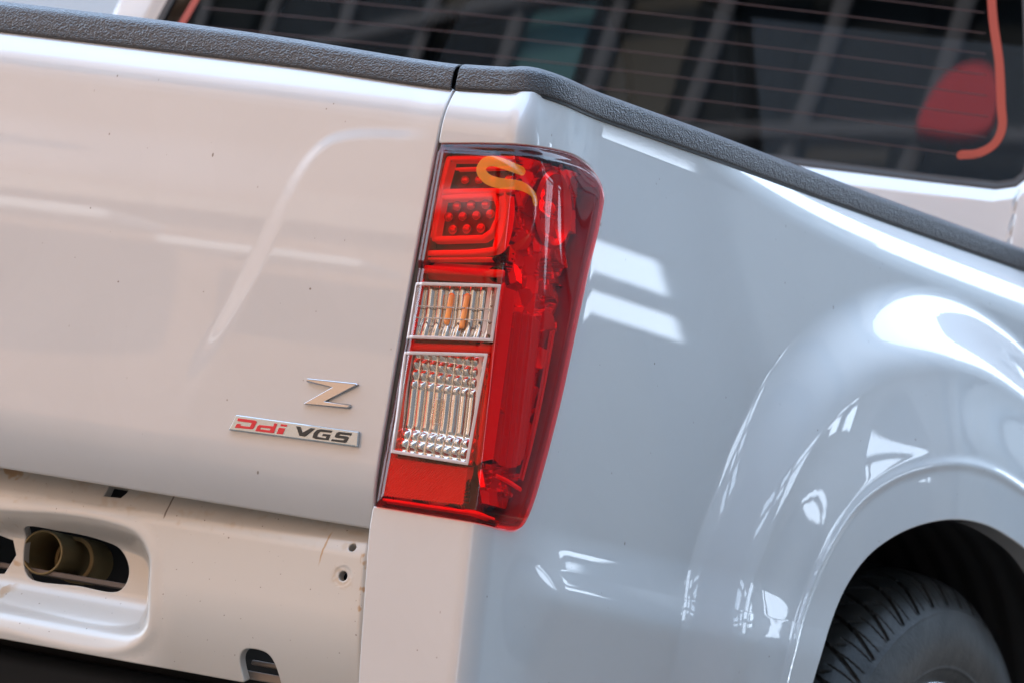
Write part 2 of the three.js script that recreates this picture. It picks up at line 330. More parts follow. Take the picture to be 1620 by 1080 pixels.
/* badges on the tailgate */
const L = {
  Z: [[-0.2558, 0.7827], [-0.1922, 0.7855], [-0.1900, 0.7839], [-0.2273, 0.7599], [-0.1958, 0.7607], [-0.1949, 0.7583], [-0.1981, 0.7555], [-0.2551, 0.7532], [-0.2227, 0.7765], [-0.2559, 0.7787]],
  plate: [[-0.3381, 0.7293], [-0.1786, 0.7318], [-0.1771, 0.7143], [-0.3445, 0.7108]],
  D: [[-0.3344, 0.7258], [-0.3114, 0.7263], [-0.3093, 0.7249], [-0.3122, 0.7170], [-0.3140, 0.7158], [-0.3364, 0.7146], [-0.3344, 0.7195], [-0.3292, 0.7196], [-0.3299, 0.7178], [-0.3172, 0.7182], [-0.3155, 0.7229], [-0.3345, 0.7225]],
  d: [[-0.2868, 0.7265], [-0.2828, 0.7267], [-0.2852, 0.7155], [-0.2871, 0.7151], [-0.3096, 0.7144], [-0.3074, 0.7205], [-0.3053, 0.7220], [-0.2874, 0.7229]],
  dh: [[-0.3031, 0.7196], [-0.2896, 0.7201], [-0.2912, 0.7174], [-0.3043, 0.7171]],
  i1: [[-0.2780, 0.7268], [-0.2699, 0.7270], [-0.2706, 0.7246], [-0.2786, 0.7245]],
  i2: [[-0.2798, 0.7225], [-0.2717, 0.7226], [-0.2736, 0.7155], [-0.2817, 0.7153]],
  V: [[-0.2583, 0.7270], [-0.2527, 0.7273], [-0.2489, 0.7210], [-0.2392, 0.7277], [-0.2334, 0.7278], [-0.2447, 0.7169], [-0.2521, 0.7168]],
  G: [[-0.2115, 0.7285], [-0.2125, 0.7258], [-0.2265, 0.7251], [-0.2292, 0.7224], [-0.2296, 0.7191], [-0.2187, 0.7187], [-0.2175, 0.7210], [-0.2234, 0.7208], [-0.2226, 0.7233], [-0.2129, 0.7236], [-0.2146, 0.7169], [-0.2316, 0.7162], [-0.2353, 0.7175], [-0.2347, 0.7223], [-0.2314, 0.7266], [-0.2260, 0.7281]],
  S: [[-0.1864, 0.7289], [-0.1871, 0.7261], [-0.2012, 0.7257], [-0.2023, 0.7244], [-0.1913, 0.7246], [-0.1892, 0.7235], [-0.1913, 0.7179], [-0.1933, 0.7169], [-0.2111, 0.7166], [-0.2102, 0.7190], [-0.1955, 0.7195], [-0.1945, 0.7214], [-0.2057, 0.7211], [-0.2075, 0.7223], [-0.2058, 0.7267], [-0.2029, 0.7284]],
};
{
  const shape = (pts, hole) => { const s = new THREE.Shape(pts.map(([x, y]) => new THREE.Vector2(x, y))); if (hole) s.holes.push(new THREE.Path(hole.map(([x, y]) => new THREE.Vector2(x, y)))); return s; };
  const ext = (s, depth, bevel, z, bs = bevel) => new THREE.ExtrudeGeometry(s, { depth, bevelEnabled: bevel > 0, bevelThickness: bevel, bevelSize: bs, bevelOffset: -bs, bevelSegments: 3, curveSegments: 6 }).translate(0, 0, z);
  // each badge lies against the gate where it stands, turned with the sheet's own slope
  const seat = (x, y) => { const g = group('badge', tailgate); const z = gateZ(x, y), e = 0.02; const n = new V3(-(gateZ(x + e, y) - gateZ(x - e, y)) / (2 * e), -(gateZ(x, y + e) - gateZ(x, y - e)) / (2 * e), 1).normalize(); g.position.set(x, y, z); g.quaternion.setFromUnitVectors(new V3(0, 0, 1), n); return { g, sub: (geo) => geo.translate(-x, -y, 0) }; };
  const bar = std(C(0.42, 0.46, 0.47), 0.25, 0.75), redP = std(C(0.55, 0.012, 0.02), 0.35), blackP = std(C(0.012, 0.014, 0.014), 0.35);
  const letter = (name, geo, mat, x, y, label) => { const s = seat(x, y), m = mesh(name, s.sub(geo), mat, tailgate, label); m.position.copy(s.g.position); m.quaternion.copy(s.g.quaternion); tailgate.remove(s.g); return m; };
  letter('letter_badge', ext(shape(L.Z), 0.0018, 0.0016, 0.0012), chrome, -0.223, 0.769, 'chrome slanted letter Z badge');
  letter('badge_plate', ext(shape(L.plate), 0.0015, 0.0018, 0.0015), bar, -0.26, 0.72, 'slim silver bar badge with raised red and black letters');
  const zf = 0.0046;
  for (const [k, hole] of [['D'], ['d', 'dh'], ['i1'], ['i2']]) letter('badge_letter', ext(shape(L[k], hole && L[hole]), 0.0006, 0.0002, zf), redP, -0.26, 0.72, 'red badge letter');
  for (const k of ['V', 'G', 'S']) letter('badge_letter', ext(shape(L[k]), 0.0006, 0.0002, zf), blackP, -0.26, 0.72, 'black badge letter');
}

/* rear sill panel below the tailgate */
const sill = group('rear_sill', truck);
const recess = poly(smooth([[-1.15, 0.5735], [-0.75, 0.5735], [-0.66, 0.575], [-0.5724, 0.5822], [-0.5008, 0.582], [-0.462, 0.574], [-0.443, 0.5544], [-0.4364, 0.5257], [-0.431, 0.4673], [-0.4629, 0.4461], [-0.65, 0.4465], [-0.8, 0.447], [-1.15, 0.447]], 120));
const slotD = poly(smooth([[-0.638, 0.562], [-0.588, 0.5665], [-0.5346, 0.5645], [-0.5063, 0.5576], [-0.4909, 0.5396], [-0.4895, 0.5211], [-0.4997, 0.5075], [-0.5575, 0.5055], [-0.622, 0.504], [-0.634, 0.512], [-0.642, 0.54]], 80, true));
const slot2D = poly([[-0.69, 0.552], [-0.657, 0.548], [-0.648, 0.53], [-0.66, 0.505], [-0.69, 0.5]]);
const ovalD = poly(smooth([[-0.304, 0.458], [-0.297, 0.469], [-0.267, 0.4695], [-0.254, 0.458], [-0.243, 0.425], [-0.25, 0.412], [-0.285, 0.412], [-0.294, 0.425]], 60, true));
const notchD = poly([[-0.5248, 0.6315], [-0.4941, 0.6315], [-0.4945, 0.6225], [-0.4995, 0.6145], [-0.525, 0.6135]]);
const circ = (cx, cy, r) => (x, y) => r - Math.hypot(x - cx, y - cy);
const h1 = circ(-0.178, 0.6028, 0.0062), h2 = circ(-0.1824, 0.5688, 0.0072);
function sillZ(x, y) {
  let z = -0.022;
  z -= 0.02 * ss(0.59, 0.645, y) - 0.0; // leans in under the tailgate
  z -= 1.8 * Math.pow(Math.max(0, 0.53 - y), 2) * ss(-0.45, -0.38, x);
  const d = recess(x, y);
  if (d > -0.02) { const ramp = ss(0.446, 0.51, y), side = ss(-0.004, 0.026, d); z -= 0.04 * Math.min(side, 1) * (0.15 + 0.85 * ramp); z += 0.002 * Math.exp(-Math.pow((d + 0.006) / 0.008, 2)); }
  z -= 0.004 * ss(-0.166, -0.158, x - seamX(y)); // joggled seam flange beside the post
  z -= 0.0035 * Math.exp(-Math.pow((x - seamX(y) + 0.1565) / 0.0016, 2));
  const hd = Math.hypot(x + 0.1824, y - 0.5688); z -= 0.0006 * (1 - ss(0.0095, 0.013, hd));
  return z;
}
const SX0 = -0.72, SX1 = -0.1, SY0 = 0.42, SY1 = 0.66;
const streak = tex(1400, 580, (tx, ty) => { // dirt and rusty marks with their own grain, and an orange tint
  const x = SX0 + (SX1 - SX0) * tx, y = SY0 + (SY1 - SY0) * ty, n1 = noise.noise(x * 30, y * 60, 1), n2 = noise.noise(x * 130, y * 130, 4), n3 = noise.noise(x * 420, y * 60, 9);
  let rustAndTint = 0, dark = 0;
  rustAndTint += 0.22 * ss(0.05, 0.7, n1 + 0.5 * n2) * ss(0.594, 0.604, y + 0.006 * n2); // blotchy orange tint below the tailgate joint
  rustAndTint += 0.9 * ss(0.1, 0.45, n1 * 0.6 + n2 * 0.7 + 0.3 * n3) * ss(0.006, 0.001, Math.abs(x - 0.13 * Math.max(0, 0.625 - y) + 0.162 + 0.004 * n1)); // along the seam
  rustAndTint += 0.8 * ss(0.0016, 0.0005, Math.abs(x + 0.2135 - (y - 0.6) * 0.12 + 0.0012 * n2)) * ss(0.572, 0.59, y) * ss(0.62, 0.606, y);
  dark += 0.7 * ss(0.0014, 0.0006, Math.abs(x + 0.433 + 0.0008 * n2)) * ss(0.598, 0.604, y) * ss(0.632, 0.624, y);
  const h = Math.hypot(x + 0.1824, y - 0.5688); rustAndTint += 0.3 * ss(0.02, 0.009, h + 0.006 * n2) * ss(-0.1, 0.3, n2 + n1);
  rustAndTint += 0.6 * ss(0.2, 0.5, n1 + 0.4 * n2) * ss(-0.63, -0.65, x);
  dark += 0.5 * ss(0.62, 0.72, noise.noise(x * 260, y * 260, 17));
  rustAndTint = clamp(rustAndTint, 0, 1); dark = clamp(dark, 0, 1);
  return [1 - 0.14 * rustAndTint - 0.55 * dark, 1 - 0.3 * rustAndTint - 0.6 * dark, 1 - 0.48 * rustAndTint - 0.62 * dark];
}, { srgb: true, repeat: [1 / (SX1 - SX0), 1 / (SY1 - SY0)] });
streak.offset.set(-SX0 / (SX1 - SX0), -SY0 / (SY1 - SY0));
const sillPaint = phys({ color: C(0.45, 0.415, 0.37), metalness: 0.3, roughness: 0.45, clearcoat: 0.7, clearcoatRoughness: 0.12, map: streak });
mesh('sill_panel', surf((x, y) => new V3(x, y, sillZ(x, y)), [-1.58, -0.105, 740], [0.418, 0.655, 150], (x, y) => Math.min(x + 1.575, -0.1478 + seamX(y) - x, y - 0.4315, 0.65 - y, -slotD(x, y), -slot2D(x, y), -ovalD(x, y), -notchD(x, y), -h1(x, y), -h2(x, y)), { depth: 0.012, r: 0.0018 }), sillPaint, sill);
{
  const tube = (r0, r1, len) => new THREE.LatheGeometry([[r0, 0], [r1 - 0.001, 0.0], [r1, -0.001], [r1, -len], [r0, -len], [r0, -0.001], [r0, 0]].map(([a, b]) => new THREE.Vector2(a, b)), 48).rotateX(Math.PI / 2);
  const tan = std(C(0.24, 0.17, 0.075), 0.5, 0.4, { bumpMap: grain, bumpScale: 0.0002 });
  const p = mesh('tow_tube', tube(0.0245, 0.0268, 0.14), tan, sill, 'tan coated steel tube end inside the slot');
  p.position.set(-0.617, 0.5385, -0.066); p.rotation.set(0.0, 0.12, 0);
  const q = mesh('tube_collar', tube(0.0225, 0.0275, 0.02), tan, sill); q.position.set(-0.603, 0.537, -0.115);
  mesh('cross_member', box(-1.6, -0.16, 0.44, 0.655, -0.3, -0.22, 0.02), blackPart, sill);
  const bolt = mesh('bolt', new THREE.CylinderGeometry(0.011, 0.011, 0.01, 6).rotateX(Math.PI / 2), std(C(0.12, 0.1, 0.08), 0.5, 0.6), sill); bolt.position.set(-0.545, 0.552, -0.214);
  mesh('hole_backing', box(-0.225, -0.152, 0.535, 0.625, -0.11, -0.06, 0.004), blackPart, sill, 'black box added behind the bolt holes to keep them dark');  // black box added so the holes look dark instead of showing lit parts
  mesh('stiffener', box(-0.78, -0.46, 0.512, 0.519, -0.12, -0.07, 0.002), std(C(0.1, 0.08, 0.07), 0.5, 0.3), sill);
  mesh('bracket_leaf', box(-0.31, -0.23, 0.435, 0.445, -0.09, -0.06, 0.002), std(C(0.2, 0.16, 0.13), 0.5, 0.3), sill);
  mesh('bracket_leaf', box(-0.31, -0.23, 0.452, 0.458, -0.11, -0.07, 0.002), std(C(0.2, 0.16, 0.13), 0.5, 0.3), sill);
}

/* ------------------------------------------------------------------ tail light */
const lamp = group('tail_light', truck, { label: 'red wrap-around tail light with two clear windows' });
const uvp = (pts) => pts.map(([x, y]) => [toU(x, y), y]);
const w1out = poly(uvp([[-0.1425, 0.907], [-0.0323, 0.9178], [-0.0294, 0.854], [-0.1395, 0.8437]])), w2out = poly(uvp([[-0.1395, 0.8284], [-0.0324, 0.8394], [-0.0311, 0.7136], [-0.1315, 0.7141]]));
const inset = 0.0026;
const bulge = poly([[-0.2, 0.923], [-0.2, 1.0635], ...uvp(smooth([[-0.068, 1.0665], [-0.0411, 1.0568], [-0.021, 1.0375], [-0.0096, 1.021], [-0.0056, 0.9965], [-0.0102, 0.9745], [-0.0244, 0.955], [-0.0409, 0.937], [-0.06, 0.9245]], 40))]);
function lensOff(u, y) {
  const d = lampD(u, y), k = clamp(d / 0.012, 0, 1);
  return -0.001 + 0.0075 * Math.sqrt(1 - (1 - k) * (1 - k)) + 0.0045 * ss(0, 0.009, bulge(u, y)) + 0.002 * ss(0.008, 0.014, d) + 0.0055 * (1 - Math.pow(1 - clamp(d / 0.045, 0, 1), 2)) * ss(-0.02, 0.05, u);
}
const lens = (u, y, off = 0) => body(u, y, lensOff(u, y) + off);
const LU = [-0.155, 0.215, 250], LV = [0.645, 1.095, 300];
mesh('red_lens', surf((u, y) => lens(u, y), LU, LV, (u, y) => Math.min(lampD(u, y), -w1out(u, y), -w2out(u, y)), { depth: 0.01, r: 0.001 }), redLens, lamp);
mesh('clear_lens', surf((u, y) => lens(u, y, -0.001), [-0.16, 0.02, 120], [0.84, 0.925, 60], (u, y) => w1out(u, y) - inset, { depth: 0 }), clearLens, lamp);
const pillow = (u, y) => 0.0012 * Math.abs(Math.sin(u * Math.PI / 0.0125)) * (0.4 + 0.6 * Math.abs(Math.sin(y * Math.PI / 0.014)));
mesh('clear_lens', surf((u, y) => lens(u, y, -0.001), [-0.16, 0.02, 120], [0.705, 0.845, 90], (u, y) => w2out(u, y) - inset, { depth: 0 }), clearLens, lamp);
for (const w of [w1out, w2out]) mesh('lens_frame', surf((u, y) => lens(u, y, 0.0004 + 0.0008 * ss(0, 0.003, Math.min(w(u, y), inset - w(u, y)))), [-0.16, 0.02, 150], w === w1out ? [0.835, 0.925, 80] : [0.705, 0.845, 120], (u, y) => Math.min(w(u, y), inset - w(u, y)), { depth: 0.004, r: 0.0006 }), frost, lamp, 'whitish border of the clear window');
// housing behind the lens
mesh('housing', surf((u, y) => body(u, y, -0.05), [-0.155, 0.215, 90], [0.645, 1.095, 110], (u, y) => lampD(u, y) - 0.0035, { depth: -0.046, r: 0.0005 }), housing, lamp);
/** a ribbon that follows the lens at some depth */
function ribbon(name, pts, width, off, thick, mat, { closed = false, smoothN = 0, xy = true, parent = lamp } = {}) {
  let q = xy ? uvp(pts) : pts; if (smoothN) q = smooth(q, smoothN, closed);
  const f = line(q, closed), us = q.map((p) => p[0]), vs = q.map((p) => p[1]), m = width;
  const U = [Math.min(...us) - m, Math.max(...us) + m], W = [Math.min(...vs) - m, Math.max(...vs) + m];
  return mesh(name, surf((u, y) => body(u, y, off + 0.25 * width * Math.sqrt(Math.max(0, 1 - Math.pow(f(u, y) / (width * 0.5), 2)))), [...U, Math.ceil((U[1] - U[0]) / 0.0011)], [...W, Math.ceil((W[1] - W[0]) / 0.0011)], (u, y) => width / 2 - f(u, y), { depth: thick, r: 0.0004 }), mat, parent);
}
function plate(name, pts, off, thick, mat, xy = true, relief) {
  const q = xy ? uvp(pts) : pts, f = poly(q), us = q.map((p) => p[0]), vs = q.map((p) => p[1]);
  const U = [Math.min(...us) - 0.004, Math.max(...us) + 0.004], W = [Math.min(...vs) - 0.004, Math.max(...vs) + 0.004];
  return mesh(name, surf((u, y) => body(u, y, off + (relief ? relief(u, y) : 0)), [...U, Math.ceil((U[1] - U[0]) / 0.0012)], [...W, Math.ceil((W[1] - W[0]) / 0.0012)], f, { depth: thick, r: 0.0004 }), mat, lamp);
}
// stop lamp with its guides
plate('stop_lamp_panel', smooth([[-0.144, 0.936], [-0.144, 1.06], [-0.07, 1.064], [-0.043, 1.054], [-0.025, 1.036], [-0.0135, 1.02], [-0.0105, 0.9965], [-0.0145, 0.9745], [-0.0284, 0.955], [-0.05, 0.937]], 70, true), -0.026, 0.012, darkPanel, true, (u, y) => -0.002 * Math.abs(Math.sin((u + y * 0.1) * Math.PI / 0.006)) * ss(-0.045, -0.03, u));
ribbon('light_guide', [[-0.1375, 1.0085], [-0.07, 1.0185], [-0.0625, 1.006], [-0.0614, 0.9925], [-0.0655, 0.9777], [-0.076, 0.9693], [-0.1375, 0.9605]], 0.0055, -0.012, 0.012, lightPlastic, { closed: true });
ribbon('light_guide', [[-0.0518, 1.0202], [-0.0445, 1.004], [-0.043, 0.9871], [-0.0464, 0.9705], [-0.0547, 0.9598], [-0.0757, 0.9532], [-0.1425, 0.9435]], 0.0062, -0.011, 0.012, lightPlastic, { smoothN: 40 });
ribbon('light_guide', [[-0.142, 1.0145], [-0.0322, 1.0287]], 0.006, -0.012, 0.012, lightPlastic);
ribbon('light_guide', [[-0.1356, 1.0535], [-0.0438, 1.0636]], 0.0042, -0.009, 0.012, lightPlastic);
ribbon('light_guide', [[-0.136, 1.052], [-0.1405, 1.0075], [-0.1425, 0.9638]], 0.0065, -0.01, 0.014, lightPlastic);
ribbon('bezel_strip', [[-0.1420, 0.9375], [-0.06, 0.9475]], 0.0022, -0.012, 0.01, lightPlastic);
ribbon('bezel_strip', [[-0.126, 1.043], [-0.05, 1.0535]], 0.0032, -0.014, 0.008, lightPlastic);
plate('led_panel', [[-0.1355, 0.9625], [-0.1355, 1.0065], [-0.071, 1.016], [-0.064, 1.0], [-0.064, 0.99], [-0.068, 0.979], [-0.077, 0.9715]], -0.022, 0.006, std(C(0.12, 0.08, 0.08), 0.3, 0.6));
{
  const bump = new THREE.SphereGeometry(0.0062, 20, 12, 0, Math.PI * 2, 0, Math.PI / 2).rotateX(Math.PI / 2).scale(1, 1, 0.7);
  const tipped = std(C(0.6, 0.55, 0.55), 0.2, 0.8);
  for (const [x, y] of [[-0.128, 0.9884], [-0.1105, 0.9913], [-0.093, 0.9943], [-0.0755, 0.9981], [-0.1201, 0.975], [-0.1023, 0.9779], [-0.0845, 0.9809], [-0.1199, 1.0018], [-0.1021, 1.005], [-0.0835, 1.008]]) mesh('led_cell', bump, tipped, lamp).position.set(x, y, -0.021);
  for (const x of [-0.118, -0.1, -0.082, -0.062]) mesh('led_cell', bump, tipped, lamp).position.set(x, 1.033 + (x + 0.118) * 0.13, -0.025);
}
// reflex reflector and lower red panel
plate('reflex_reflector', [[-0.139, 0.7085], [-0.0385, 0.7105], [-0.0365, 0.6695], [-0.139, 0.6655]], -0.006, 0.008, std(C(0.62, 0.5, 0.48), 0.4), true, (u, y) => 0.0008 * Math.sin(u * Math.PI / 0.0018) * Math.sin(y * Math.PI / 0.0018));
ribbon('bezel_strip', [[-0.138, 0.661], [-0.02, 0.6625], [0.03, 0.66]].map(([x, y]) => [toU(x, y), y]), 0.003, -0.006, 0.01, lightPlastic, { xy: false });
// window borders seen through red plastic
for (const [a, b] of [[[-0.143, 0.925], [-0.03, 0.932]], [[-0.1425, 0.836], [-0.03, 0.8465]], [[-0.1425, 0.91], [-0.1365, 0.712]], [[-0.0255, 0.918], [-0.0245, 0.72]]]) ribbon('bezel_strip', [a, b], 0.009, -0.009, 0.02, std(C(0.6, 0.5, 0.48), 0.4));
// side chamber: a fluted pillar below, a round bowl with its bulb above, moulded ribs between
const side = (pts, w, off, m = lightPlastic) => ribbon('side_rib', pts, w, off, 0.006, m, { xy: false, smoothN: 24 });
const sideRed = std(C(0.62, 0.56, 0.56), 0.25, 0.5);
plate('side_reflector', smooth([[0.046, 0.89], [0.09, 0.892], [0.118, 0.885], [0.114, 0.83], [0.098, 0.745], [0.078, 0.725], [0.046, 0.725], [0.04, 0.8]], 60, true), -0.03, 0.012, sideRed, false, (u, y) => 0.02 * Math.pow(Math.max(0, Math.sin((u - 0.036) / 0.086 * Math.PI)), 0.7) + 0.0012 * Math.sin(u * Math.PI / 0.0045));
{
  const cu = 0.112, cy = 1.022, R0 = 0.044;
  plate('side_bowl', smooth([...Array(16).keys()].map((k) => [cu + R0 * Math.cos(k * Math.PI / 8), cy + R0 * 0.92 * Math.sin(k * Math.PI / 8)]), 60, true), -0.012, 0.006, sideRed, false, (u, y) => { const q = Math.hypot(u - cu, (y - cy) / 0.92) / R0; return -0.024 * (1 - q * q); });
  const m = mesh('bulb', new THREE.SphereGeometry(0.0085, 24, 16), amber, lamp, 'amber bulb in the round side bowl'); m.position.copy(body(cu, cy, -0.022));
}
{
  const cell = 0.021, hash = (i, j, k) => { const v = Math.sin(i * 127.1 + j * 311.7 + k * 74.7) * 43758.5453; return v - Math.floor(v); };
  const facets = (u, y) => {
    let best = 1e9, r = 0; const I = Math.floor(u / cell), J = Math.floor(y / cell);
    for (let i = I - 1; i <= I + 1; i++) for (let j = J - 1; j <= J + 1; j++) {
      const su = (i + 0.2 + 0.6 * hash(i, j, 1)) * cell, sy = (j + 0.2 + 0.6 * hash(i, j, 2)) * cell, du = u - su, dy = y - sy, d2 = du * du + dy * dy;
      if (d2 < best) { best = d2; r = (hash(i, j, 3) - 0.5) * 1.1 * du + (hash(i, j, 4) - 0.5) * 1.1 * dy + (hash(i, j, 5) - 0.5) * 0.005; }
    }
    return r;
  };
  const edge = lampRight.filter(([u, y]) => u > 0.06 && y > 0.672 && y < 1.075).map(([u, y]) => [u - 0.009, y]);
  plate('facet_reflector', [[0.03, 1.068], ...edge, [0.03, 0.676]], -0.024, 0.006, std(C(0.85, 0.8, 0.8), 0.16, 0.7), false, facets);
}
side([[0.131, 0.885], [0.122, 0.83], [0.108, 0.76], [0.094, 0.712]], 0.004, -0.01, std(C(0.5, 0.45, 0.45), 0.3));
side([[0.03, 0.708], [0.06, 0.705], [0.088, 0.7]], 0.005, -0.008);

// clear windows: fluted bright reflectors with bulbs
plate('bright_reflector', [[-0.1455, 0.907], [-0.031, 0.918], [-0.029, 0.855], [-0.1425, 0.8438]], -0.0145, 0.01, reflectorMat, true, (u, y) => 0.006 * Math.pow(Math.abs(Math.sin((u + 0.02) * Math.PI / 0.0135)), 0.8) + 0.006 * ss(0.875, 0.85, y));
for (const [x, h] of [[-0.098, 0.03], [-0.078, 0.034]]) { const m = mesh('bulb', new THREE.CapsuleGeometry(0.0034, h, 6, 16), amber, lamp, 'amber bulb behind the clear window'); m.position.set(x, 0.884, -0.006); }
for (const y of [0.869, 0.882]) ribbon('wire', [[-0.136, y], [-0.04, y + 0.008]], 0.0009, -0.001, 0.001, chrome);
for (let k = 0; k < 4; k++) ribbon('optic_rib', [[-0.0435 + k * 0.002, 0.906], [-0.0425 + k * 0.002, 0.862]], 0.0009, -0.006, 0.002, frost);
plate('bright_reflector', [[-0.1435, 0.828], [-0.031, 0.839], [-0.03, 0.7145], [-0.1355, 0.7145]], -0.0125, 0.01, reflectorMat, true, (u, y) => {
  const row = y < 0.748 ? 0.012 : y > 0.79 ? 0.0125 : 0.2; const a = Math.abs(Math.sin(u * Math.PI / 0.0112)), b = row > 0.1 ? 0.8 : Math.abs(Math.sin(y * Math.PI / row));
  return 0.005 * a * (0.35 + 0.65 * b) + 0.007 * ss(0.755, 0.725, y);
});
{ const m = mesh('bulb', new THREE.CapsuleGeometry(0.0065, 0.02, 6, 20), phys({ color: C(0.95, 0.9, 0.85), roughness: 0.02, transmission: 1, thickness: 0, ior: 1.5 }), lamp); m.position.set(-0.088, 0.768, -0.002); }
// a yellow orange curl lying on the lens
{
  const f = smooth(uvp([[-0.0125, 1.0165], [-0.0165, 1.025], [-0.0311, 1.0313], [-0.0552, 1.0304], [-0.0701, 1.0341], [-0.0785, 1.0422], [-0.0755, 1.0505], [-0.0661, 1.0542], [-0.0515, 1.0523], [-0.034, 1.0485]]), 60);
  const D = line(f);
  const width = (u) => 0.0058 - 0.0016 * ss(-0.02, 0.02, u);
  mesh('orange_curl', surf((u, y) => lens(u, y, 0.0006), [-0.065, 0.035, 90], [1.008, 1.064, 60], (u, y) => width(u) - D(u, y), { depth: 0.0004, r: 0.0002 }), phys({ color: C(0.97, 0.3, 0.0), roughness: 0.2, transmission: 0.58, thickness: 0 }), lamp, 'yellow orange curl on the red lens');
}

/* ------------------------------------------------------------------ wheel and wheel well */
const wheel = group('rear_wheel', truck);
{
  const WX = 0.0, WY = 0.365, WZ = -1.305;
  const prof = new THREE.CatmullRomCurve3([[-0.004, 0.222], [0.006, 0.236], [0.014, 0.262], [0.016, 0.288], [0.01, 0.312], [0.0, 0.329], [-0.008, 0.338], [-0.024, 0.352], [-0.045, 0.3605], [-0.08, 0.3645], [-0.12, 0.3655], [-0.16, 0.3645], [-0.195, 0.3605], [-0.216, 0.35], [-0.235, 0.335], [-0.25, 0.3], [-0.245, 0.26], [-0.23, 0.225]].map(([a, b]) => new V3(a, b, 0)), false, 'centripetal');
  const N = 200, tab = prof.getSpacedPoints(N), A0 = -0.3, A1 = 3.1;
  const groove = (phase, w) => { const q = Math.abs(phase - Math.round(phase)); return 1 - ss(w * 0.6, w, q); };
  const P = (a, v) => {
    const k = clamp(v, 0, 1) * N, i = Math.min(N - 1, Math.floor(k)), q = tab[i].clone().lerp(tab[i + 1], k - i);
    let r = q.y; const x = q.x;
    if (r > 0.325 && x > -0.24) {
      const m = ss(0.325, 0.336, r), c = a / (2 * Math.PI);
      let d = 0;
      const sh = x + 0.1175; // from the crown
      d = Math.max(d, groove(c * 46 + Math.abs(sh) * 7.5 + 20 * sh * sh, 0.085) * ss(0.03, 0.045, Math.abs(sh)));
      d = Math.max(d, 0.75 * groove(c * 46 + 0.5 - sh * 13, 0.06) * ss(0.02, 0.03, Math.abs(sh)) * (1 - ss(0.075, 0.09, Math.abs(sh))));
      d = Math.max(d, 0.6 * groove(c * 92 + Math.abs(sh) * 5, 0.07) * ss(0.075, 0.085, Math.abs(sh)));
      d = Math.max(d, groove((x + 0.095) / 0.06, 0.07) * (Math.abs(sh) < 0.08 ? 1 : 0));
      r -= 0.0075 * m * d;
    }
    if (r < 0.325 && x > -0.02) r += 0; 
    const rib = 0.0012 * (Math.exp(-Math.pow((r - 0.322) / 0.002, 2)) + Math.exp(-Math.pow((r - 0.245) / 0.002, 2)));
    return new V3(WX + x + (x > -0.05 ? rib : 0), WY + r * Math.sin(a), WZ + r * Math.cos(a));
  };
  const g1 = surf(P, [A0, A1, 1500], [0, 1, 150], null, { depth: 0, flip: true }), g2 = surf(P, [A1, A0 + 2 * Math.PI, 300], [0, 1, 60], null, { depth: 0, flip: true });
  for (const g of [g1, g2]) { const uv = g.attributes.uv; for (let i = 0; i < uv.count; i++) uv.setXY(i, uv.getX(i) * 0.36, uv.getY(i) * 0.55); }
  mesh('tyre', mergeGeometries([g1, g2]), rubber, wheel);
  const rim = new THREE.LatheGeometry([[0.226, -0.22], [0.226, -0.02], [0.228, -0.004], [0.224, 0.003], [0.216, 0.002], [0.21, -0.012], [0.198, -0.05], [0.19, -0.06], [0.06, -0.03], [0.03, -0.02], [0.0, -0.02]].map(([a, b]) => new THREE.Vector2(a, b)), 96).rotateZ(-Math.PI / 2);
  mesh('rim', rim, std(C(0.6, 0.6, 0.61), 0.25, 0.9), wheel).position.set(WX, WY, WZ);
  const spoke = box(-0.02, 0.02, 0.05, 0.2, -0.02, 0.02, 0.01).rotateY(Math.PI / 2);
  for (let k = 0; k < 6; k++) { const s = mesh('spoke', spoke, std(C(0.6, 0.6, 0.61), 0.25, 0.9), wheel); s.position.set(WX - 0.025, WY, WZ); s.rotation.x = k * Math.PI / 3; }
}
{
  // liner: follows the arch inward, closed at the back
  const c = archPts, n = c.length - 1;
  const at = (t) => { const k = clamp(t, 0, 1) * n, i = Math.min(n - 1, Math.floor(k)); return [c[i][0] + (c[i + 1][0] - c[i][0]) * (k - i), c[i][1] + (c[i + 1][1] - c[i][1]) * (k - i)]; };
  mesh('wheel_liner', surf((t, w) => { const [u, y] = at(t); return new V3(x0(y) + 0.052 - 0.012 - w * 0.38, y + 0.012 + 0.012 * w + 0.002 * Math.sin(w * 60), -1.22 + (-u + 1.22) * (1.025)); }, [0, 1, 120], [0, 1, 40], null, { depth: 0.003, r: 0.0005 }), blackPart, truck, 'black plastic liner of the wheel well');
  mesh('inner_wall', box(-0.42, -0.37, 0.2, 0.85, -1.72, -0.72), blackPart, truck);
  const m = mesh('mud_flap', box(-0.24, 0.015, 0.22, 0.53, -0.835, -0.825, 0.004), std(C(0.1, 0.075, 0.06), 0.5), truck, 'brownish mud flap behind the rear wheel'); m.rotation.y = 0.0;
}

/* ------------------------------------------------------------------ bed inside, far bed side, chassis */
mesh('bed_floor', box(-1.6, -0.43, 0.66, 0.7, -1.46, -0.1), paint, truck);
mesh('bed_wall', box(-0.16, -0.11, 0.86, 1.12, -1.46, -0.24), paint, truck);
mesh('bed_wall', box(-1.61, -1.56, 0.7, 1.12, -1.46, -0.1), paint, truck);
mesh('far_bed_side', box(-1.8, -1.7, 0.42, 1.15, -1.46, -0.01, 0.04), paint, truck);
mesh('chassis_frame', box(-1.3, -0.42, 0.3, 0.42, -4.2, -0.34, 0.02), blackPart, truck);
mesh('fuel_tank_shield', box(-1.5, -0.45, 0.26, 0.58, -1.9, -0.4, 0.04), blackPart, truck);

